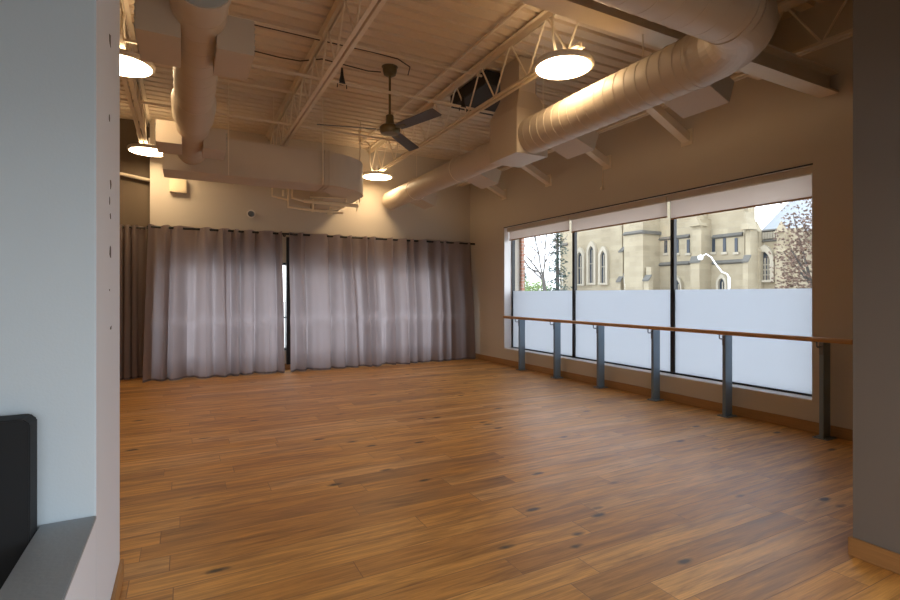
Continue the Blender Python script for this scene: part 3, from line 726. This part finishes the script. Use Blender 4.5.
# set-back wing
X5 = 26.9
wallX(752, 800, X5, Zx(766, 231, X5), 4, 'wing_wall')
string(753, 782, X5, 241, 766, .09, .12); string(753, 782, X5, 231, 766, .09, .12)
ya5, yb5 = onX(782, 0, X5).y, onX(753, 0, X5).y
MB().box(X5-.03, X5+.01, ya5, yb5, Zx(766, 239, X5), Zx(766, 232.5, X5)).build('parapet_shade_panel', 'stonedark', ch)
for i in range(11):
    yy = ya5+(yb5-ya5)*(i+.5)/11
    MB().box(X5-.1, X5, yy-.09, yy+.09, Zx(766, 239, X5), Zx(766, 232.5, X5)).build('parapet_baluster', 'stonetrim', ch)
zt = Zx(766, 230, X5)
MB().prism([(X5+.3, zt-.2), (X5+5, zt+3.0), (X5+9, zt-.2)], 'y', ya5-6, yb5).build('slate_roof', 'slate', ch)
for px in (753.5, 778.5):
    c = onX(px, 260, X5-.5)
    mm = MB().box(X5-.35, X5, c.y-.25, c.y+.25, -.3, Zx(px, 252, X5-.5)).box(X5-.3, X5, c.y-.2, c.y+.2, 2, Zx(px, 232, X5-.5))
    mm.add([(X5-.4, c.y-.2, Zx(px, 232, X5-.5)), (X5, c.y-.2, Zx(px, 232, X5-.5)), (X5, c.y+.2, Zx(px, 232, X5-.5)), (X5-.5, c.y+.2, Zx(px, 232, X5-.5)), (X5-.25, c.y, Zx(px, 220, X5-.5))], [(0, 1, 4), (1, 2, 4), (2, 3, 4), (3, 0, 4), (3, 2, 1, 0)])
    mm.prism([(c.y-.3, Zx(px, 252, X5-.5)), (c.y+.3, Zx(px, 252, X5-.5)), (c.y, Zx(px, 244, X5-.5))], 'x', X5-.4, X5)
    mm.build('pinnacle', 'stone', ch)
def arch(yc, hw, z0, zs, k=1.0, n=8):
    """pointed arch outline in (y, z): straight to zs then two arcs"""
    pts = [(yc-hw, z0), (yc+hw, z0), (yc+hw, zs)]
    rad = 2*hw*k
    for i in range(1, n): 
        t = math.acos(max(-1, (rad-hw)/rad))*i/n
        pts.append((yc+hw-rad+rad*math.cos(t), zs+rad*math.sin(t)))
    zt = zs+math.sqrt(max(0, rad*rad-(rad-hw)**2)); pts.append((yc, zt))
    for i in range(n-1, 0, -1):
        t = math.acos(max(-1, (rad-hw)/rad))*i/n
        pts.append((yc-hw+rad-rad*math.cos(t), zs+rad*math.sin(t)))
    pts.append((yc-hw, zs))
    return pts, zt
def gothic(pc, pw, yt, yb, X, bars=1, rows=2, trim=.14):
    hw = abs(onX(pc-pw/2, 0, X).y-onX(pc+pw/2, 0, X).y)/2; yc = onX(pc, 0, X).y
    z0, ztop = Zx(pc, yb, X), Zx(pc, yt, X); zs = ztop-hw*1.732
    o, _ = arch(yc, hw+trim, z0-.12, zs); i_, zt = arch(yc, hw, z0, zs)
    r = MB().prism(i_, 'x', X-.05, X+.02).build('arched_window', 'leaded', ch)
    m = MB(); n = len(o)
    vs = [(X-.22, *p) for p in o]+[(X-.22, *p) for p in i_]+[(X, *p) for p in o]+[(X, *p) for p in i_]
    fs = []
    for a in range(n):
        b2 = (a+1) % n
        fs += [(a, b2, n+b2, n+a), (a, 2*n+a, 2*n+b2, b2), (n+a, n+b2, 3*n+b2, 3*n+a)]
    m.add(vs, fs).build('stone_surround', 'stonetrim', r)
    t = MB()
    for k in range(bars):
        y = yc-hw+2*hw*(k+1)/(bars+1); t.box(X-.10, X-.05, y-.025, y+.025, z0, zs+hw*.6)
    for k in range(rows):
        z = z0+(zs-z0)*(k+1)/(rows+.6); t.box(X-.10, X-.05, yc-hw, yc+hw, z-.03, z+.03)
    t.build('tracery', 'stonetrim', r)
    return r
gothic(581.5, 5.0, 252, 284, CHX, 1, 1, .2); gothic(593, 5.0, 246, 283, CHX, 1, 1, .2); gothic(604.8, 5.0, 251, 283, CHX, 1, 1, .2)
gothic(678, 8, 279, 293, 26.5, 2, 0, .12); gothic(723.5, 6.5, 278, 292, 26.5, 1, 0, .12)
gothic(766, 12, 251.5, 280, X5, 3, 3, .2)
def slit(px, X=26.5, t=239.5, b=253, w=2.8):
    y0, y1 = onX(px+w/2, 0, X).y, onX(px-w/2, 0, X).y; z0, z1 = Zx(px, b, X), Zx(px, t, X)
    r = MB().box(X-.04, X+.02, y0, y1, z0, z1).build('slit_window', 'leaded', ch)
    MB().box(X-.08, X, y0-.08, y1+.08, z0-.14, z0).build('stone_surround', 'stonetrim', r)
for px in (666, 677.5, 688.5): slit(px)
for px in (713.8, 724.7, 736.4): slit(px, t=238, b=252)

# trees
def limb(m, p, d, ln, r, depth, rr, up=.15, spread=.6):
    n = 4; pts = [Vector(p)]; rd = [r]; d = Vector(d).normalized()
    for i in range(n):
        d = (d+Vector((rr.uniform(-.18, .18), rr.uniform(-.18, .18), rr.uniform(-.1, .2)*up*3))).normalized()
        pts.append(pts[-1]+d*ln/n); rd.append(r*(1-.5*(i+1)/n))
    m.tube(pts, r, 5 if depth < 3 else 8, radii=rd, caps=True)
    if depth == 0: return
    for k in range(3 if depth > 1 else 4):
        i = rr.randint(1, n); q = pts[i]; a = rr.uniform(0, 2*PI)
        nd = (d*(1-spread*.5)+Vector((math.cos(a), math.sin(a), rr.uniform(-.1, .5)))*spread).normalized()
        limb(m, q, nd, ln*rr.uniform(.55, .8), rd[i]*.6, depth-1, rr, up, spread)
tb = onX(546, 294, 19.); rr = random.Random(5)
bt = tag(empty('bare_tree', (19., tb.y, -.25)), 'bare dark branching tree seen through the far left window pane', 'tree')
m = MB(); m.tube([(19, tb.y, -.25), (19, tb.y+.15, 1.8), (19.05, tb.y+.35, 2.7)], .2, 8, radii=[.15, .11, .09]); m.build('trunk', 'bark', bt)
m = MB()
for dv, ln in (((0, .5, 1.5), 3.4), ((0, 1.6, .9), 3.4), ((.2, -.15, 1.6), 3.0), ((0, 1.7, .35), 3.), ((0, 1.2, 1.3), 3.2)):
    limb(m, (19.03, tb.y+.3, 2.3+R.uniform(-.3, .5)), dv, ln, .055, 3, rr)
m.build('branches', 'bark', bt)
def leafcloud(m, pts, n, size, rr):
    for _ in range(n):
        c = Vector(rr.choice(pts)); 
        a = Vector((rr.gauss(0, 1), rr.gauss(0, 1), rr.gauss(0, 1))).normalized(); b = a.orthogonal().normalized()
        s = size*rr.uniform(.5, 1.2)
        m.add([c-a*s, c-b*s*.4, c+a*s, c+b*s*.4], [(0, 1, 2, 3)])
def conifer(px, X, top_py, lab, wid, seed, mat='needle'):
    rr = random.Random(seed); c = onX(px, top_py, X); H = c.z
    r = tag(empty('conifer_tree', (X, c.y, -.25)), lab, 'tree', 'trees across the street')
    MB().tube([(X, c.y, -.25), (X, c.y, H)], .15, 7, radii=[.18, .03]).build('trunk', 'bark', r)
    pts = []
    for _ in range(260):
        f = rr.random()**.7; z = H-f*(H-.6); R0 = wid*f*rr.uniform(.7, 1.1); a = rr.uniform(0, 2*PI)
        for k in range(10):
            q = (k+1)/10; pts.append((X+math.cos(a)*R0*q+rr.gauss(0, .05), c.y+math.sin(a)*R0*q+rr.gauss(0, .05), z-.25*q*R0+rr.gauss(0, .05)))
    m = MB(); leafcloud(m, pts, 5200, .11, rr); m.build('foliage', mat, r, fix=False)
conifer(557.5, 24., 196, 'tall dark evergreen between the bare tree and the church', 1.25, 8)
conifer(524, 40., 266, 'small distant evergreen at the left edge of the window view', 1.6, 9)
# leafy shrubs
def bush(px, X, py, rad, lab, mat, n, size, seed, cat='shrub', flat=1.0):
    rr = random.Random(seed); c = onX(px, py, X); pts = []
    r = tag(empty('leafy_shrub' if cat == 'shrub' else 'russet_tree', (X, c.y, -.25)), lab, cat, 'shrubs across the street' if cat == 'shrub' else None)
    m0 = MB()
    zc = c.z-rad*flat
    for k in range(14):
        a = rr.uniform(0, 2*PI); e = rr.uniform(.2, 1.4)
        tip = Vector((X+math.cos(a)*math.cos(e)*rad*.9, c.y+math.sin(a)*math.cos(e)*rad*.9, zc+math.sin(e)*rad*flat*.95))
        m0.tube([(X, c.y, -.25), (X+rr.uniform(-.1, .1), c.y, max(.2, zc-.3*rad)), tip], .05, 5, radii=[.07, .05, .012])
    m0.build('stems', 'bark', r)
    for _ in range(2500):
        v = Vector((rr.gauss(0, 1), rr.gauss(0, 1), rr.gauss(0, 1))).normalized()*rad*rr.uniform(.45, 1.03)*(1+.13*math.sin(7*rr.random()))
        pts.append((X+v.x, c.y+v.y, max(-.1, zc+v.z*flat)))
    m = MB(); leafcloud(m, pts, n, size, rr); m.build('foliage', mat, r, fix=False)
bush(527, 30., 279, 1.7, 'low green shrub at far left of the window view', 'green', 2600, .13, 1)
bush(540, 28., 278, 1.4, 'green shrub behind the bare tree trunk', 'green', 2400, .12, 2)
bush(813, 19., 185, 1.2, 'russet brown leafy tree at the right edge of the window view', 'russet', 15000, .07, 4, 'tree', 2.6)
# street lamp with long arm
sx = 14.
pa = onX(729, 277, sx); gb = onX(700.5, 257.5, sx)
sl = tag(empty('street_lamp', (sx, pa.y, -.25)), 'white street lamp with a crooked arm and round globe outside', 'street lamp')
MB().tube([(sx, pa.y, -.25), (sx, pa.y, pa.z)], .035, 10).build('pole', 'lampwhite', sl)
MB().tube([(sx, pa.y, pa.z-.02), tuple(onX(727, 274, sx)), tuple(onX(722, 272, sx)), tuple(onX(715, 263, sx)), tuple(onX(711, 257, sx)), tuple(onX(706, 254, sx)), tuple(gb)], .022, 8).build('arm', 'lampwhite', sl)
MB().sphere(tuple(gb), .085).build('globe', 'lampwhite', sl)

# ================================================================== LIGHT
w = bpy.data.worlds.new('overcast_sky'); S.world = w; w.use_nodes = True
nt = w.node_tree; nt.nodes.clear()
bg = nt.nodes.new('ShaderNodeBackground'); wo = nt.nodes.new('ShaderNodeOutputWorld')
tc = nt.nodes.new('ShaderNodeTexCoord'); sx_ = nt.nodes.new('ShaderNodeSeparateXYZ'); cr = nt.nodes.new('ShaderNodeValToRGB')
cr.color_ramp.elements[0].position = .0; cr.color_ramp.elements[0].color = (.92, .955, 1., 1)
cr.color_ramp.elements[1].position = .8; cr.color_ramp.elements[1].color = (.80, .89, 1., 1)
nt.links.new(tc.outputs['Generated'], sx_.inputs[0]); nt.links.new(sx_.outputs[2], cr.inputs[0]); nt.links.new(cr.outputs[0], bg.inputs[0])
bg.inputs[1].default_value = 3.9; nt.links.new(bg.outputs[0], wo.inputs[0])
def portal(name, loc, rot, sx, sy):
    l = bpy.data.lights.new(name, 'AREA'); l.shape = 'RECTANGLE'; l.size = sx; l.size_y = sy; l.cycles.is_portal = True
    o = bpy.data.objects.new(name, l); COL.objects.link(o); o.location = loc; o.rotation_euler = rot
portal('daylight_portal_window', (WT+.02, (Y0+Y1)/2, (WZ0+WZ1)/2), (0, PI/2, 0), WZ1-WZ0, Y1-Y0)
portal('daylight_portal_front', (3.72, -.4, 1.26), (0, PI/2, 0), 2.37, 2.7)
portal('daylight_portal_back', ((BO[0][0]+BO[2][1])/2, BT+.02, (BZ0+BZ1)/2), (-PI/2, 0, 0), BO[2][1]-BO[0][0], BZ1-BZ0)
portal('daylight_portal_rear', ((RW[0]+RW[1])/2, RY-.22, (RW[2]+RW[3])/2), (PI/2, 0, 0), RW[1]-RW[0], RW[3]-RW[2])

# ================================================================== CAMERA
cam = bpy.data.cameras.new('camera'); co = bpy.data.objects.new('camera', cam); COL.objects.link(co)
co.location = (0, 0, EYE); co.rotation_euler = (PI/2, 0, -math.atan2(SA, CA))
cam.sensor_width = 36; cam.lens = F/900*36; cam.shift_y = -6/900; cam.clip_end = 300; cam.clip_start = .05
S.camera = co
S.view_settings.view_transform = 'Standard'; S.view_settings.look = 'None'; S.view_settings.gamma = 1; S.view_settings.exposure = .12
S.view_settings.use_curve_mapping = False
try:
    S.cycles.use_denoising = True; S.cycles.denoiser = 'OPENIMAGEDENOISE'
    S.cycles.max_bounces = 8; S.cycles.diffuse_bounces = 5; S.cycles.transparent_max_bounces = 12; S.cycles.sample_clamp_indirect = 8
    S.cycles.caustics_reflective = False; S.cycles.caustics_refractive = False
except Exception: pass
for o in list(S.objects):
    if 'org' in o: del o['org']
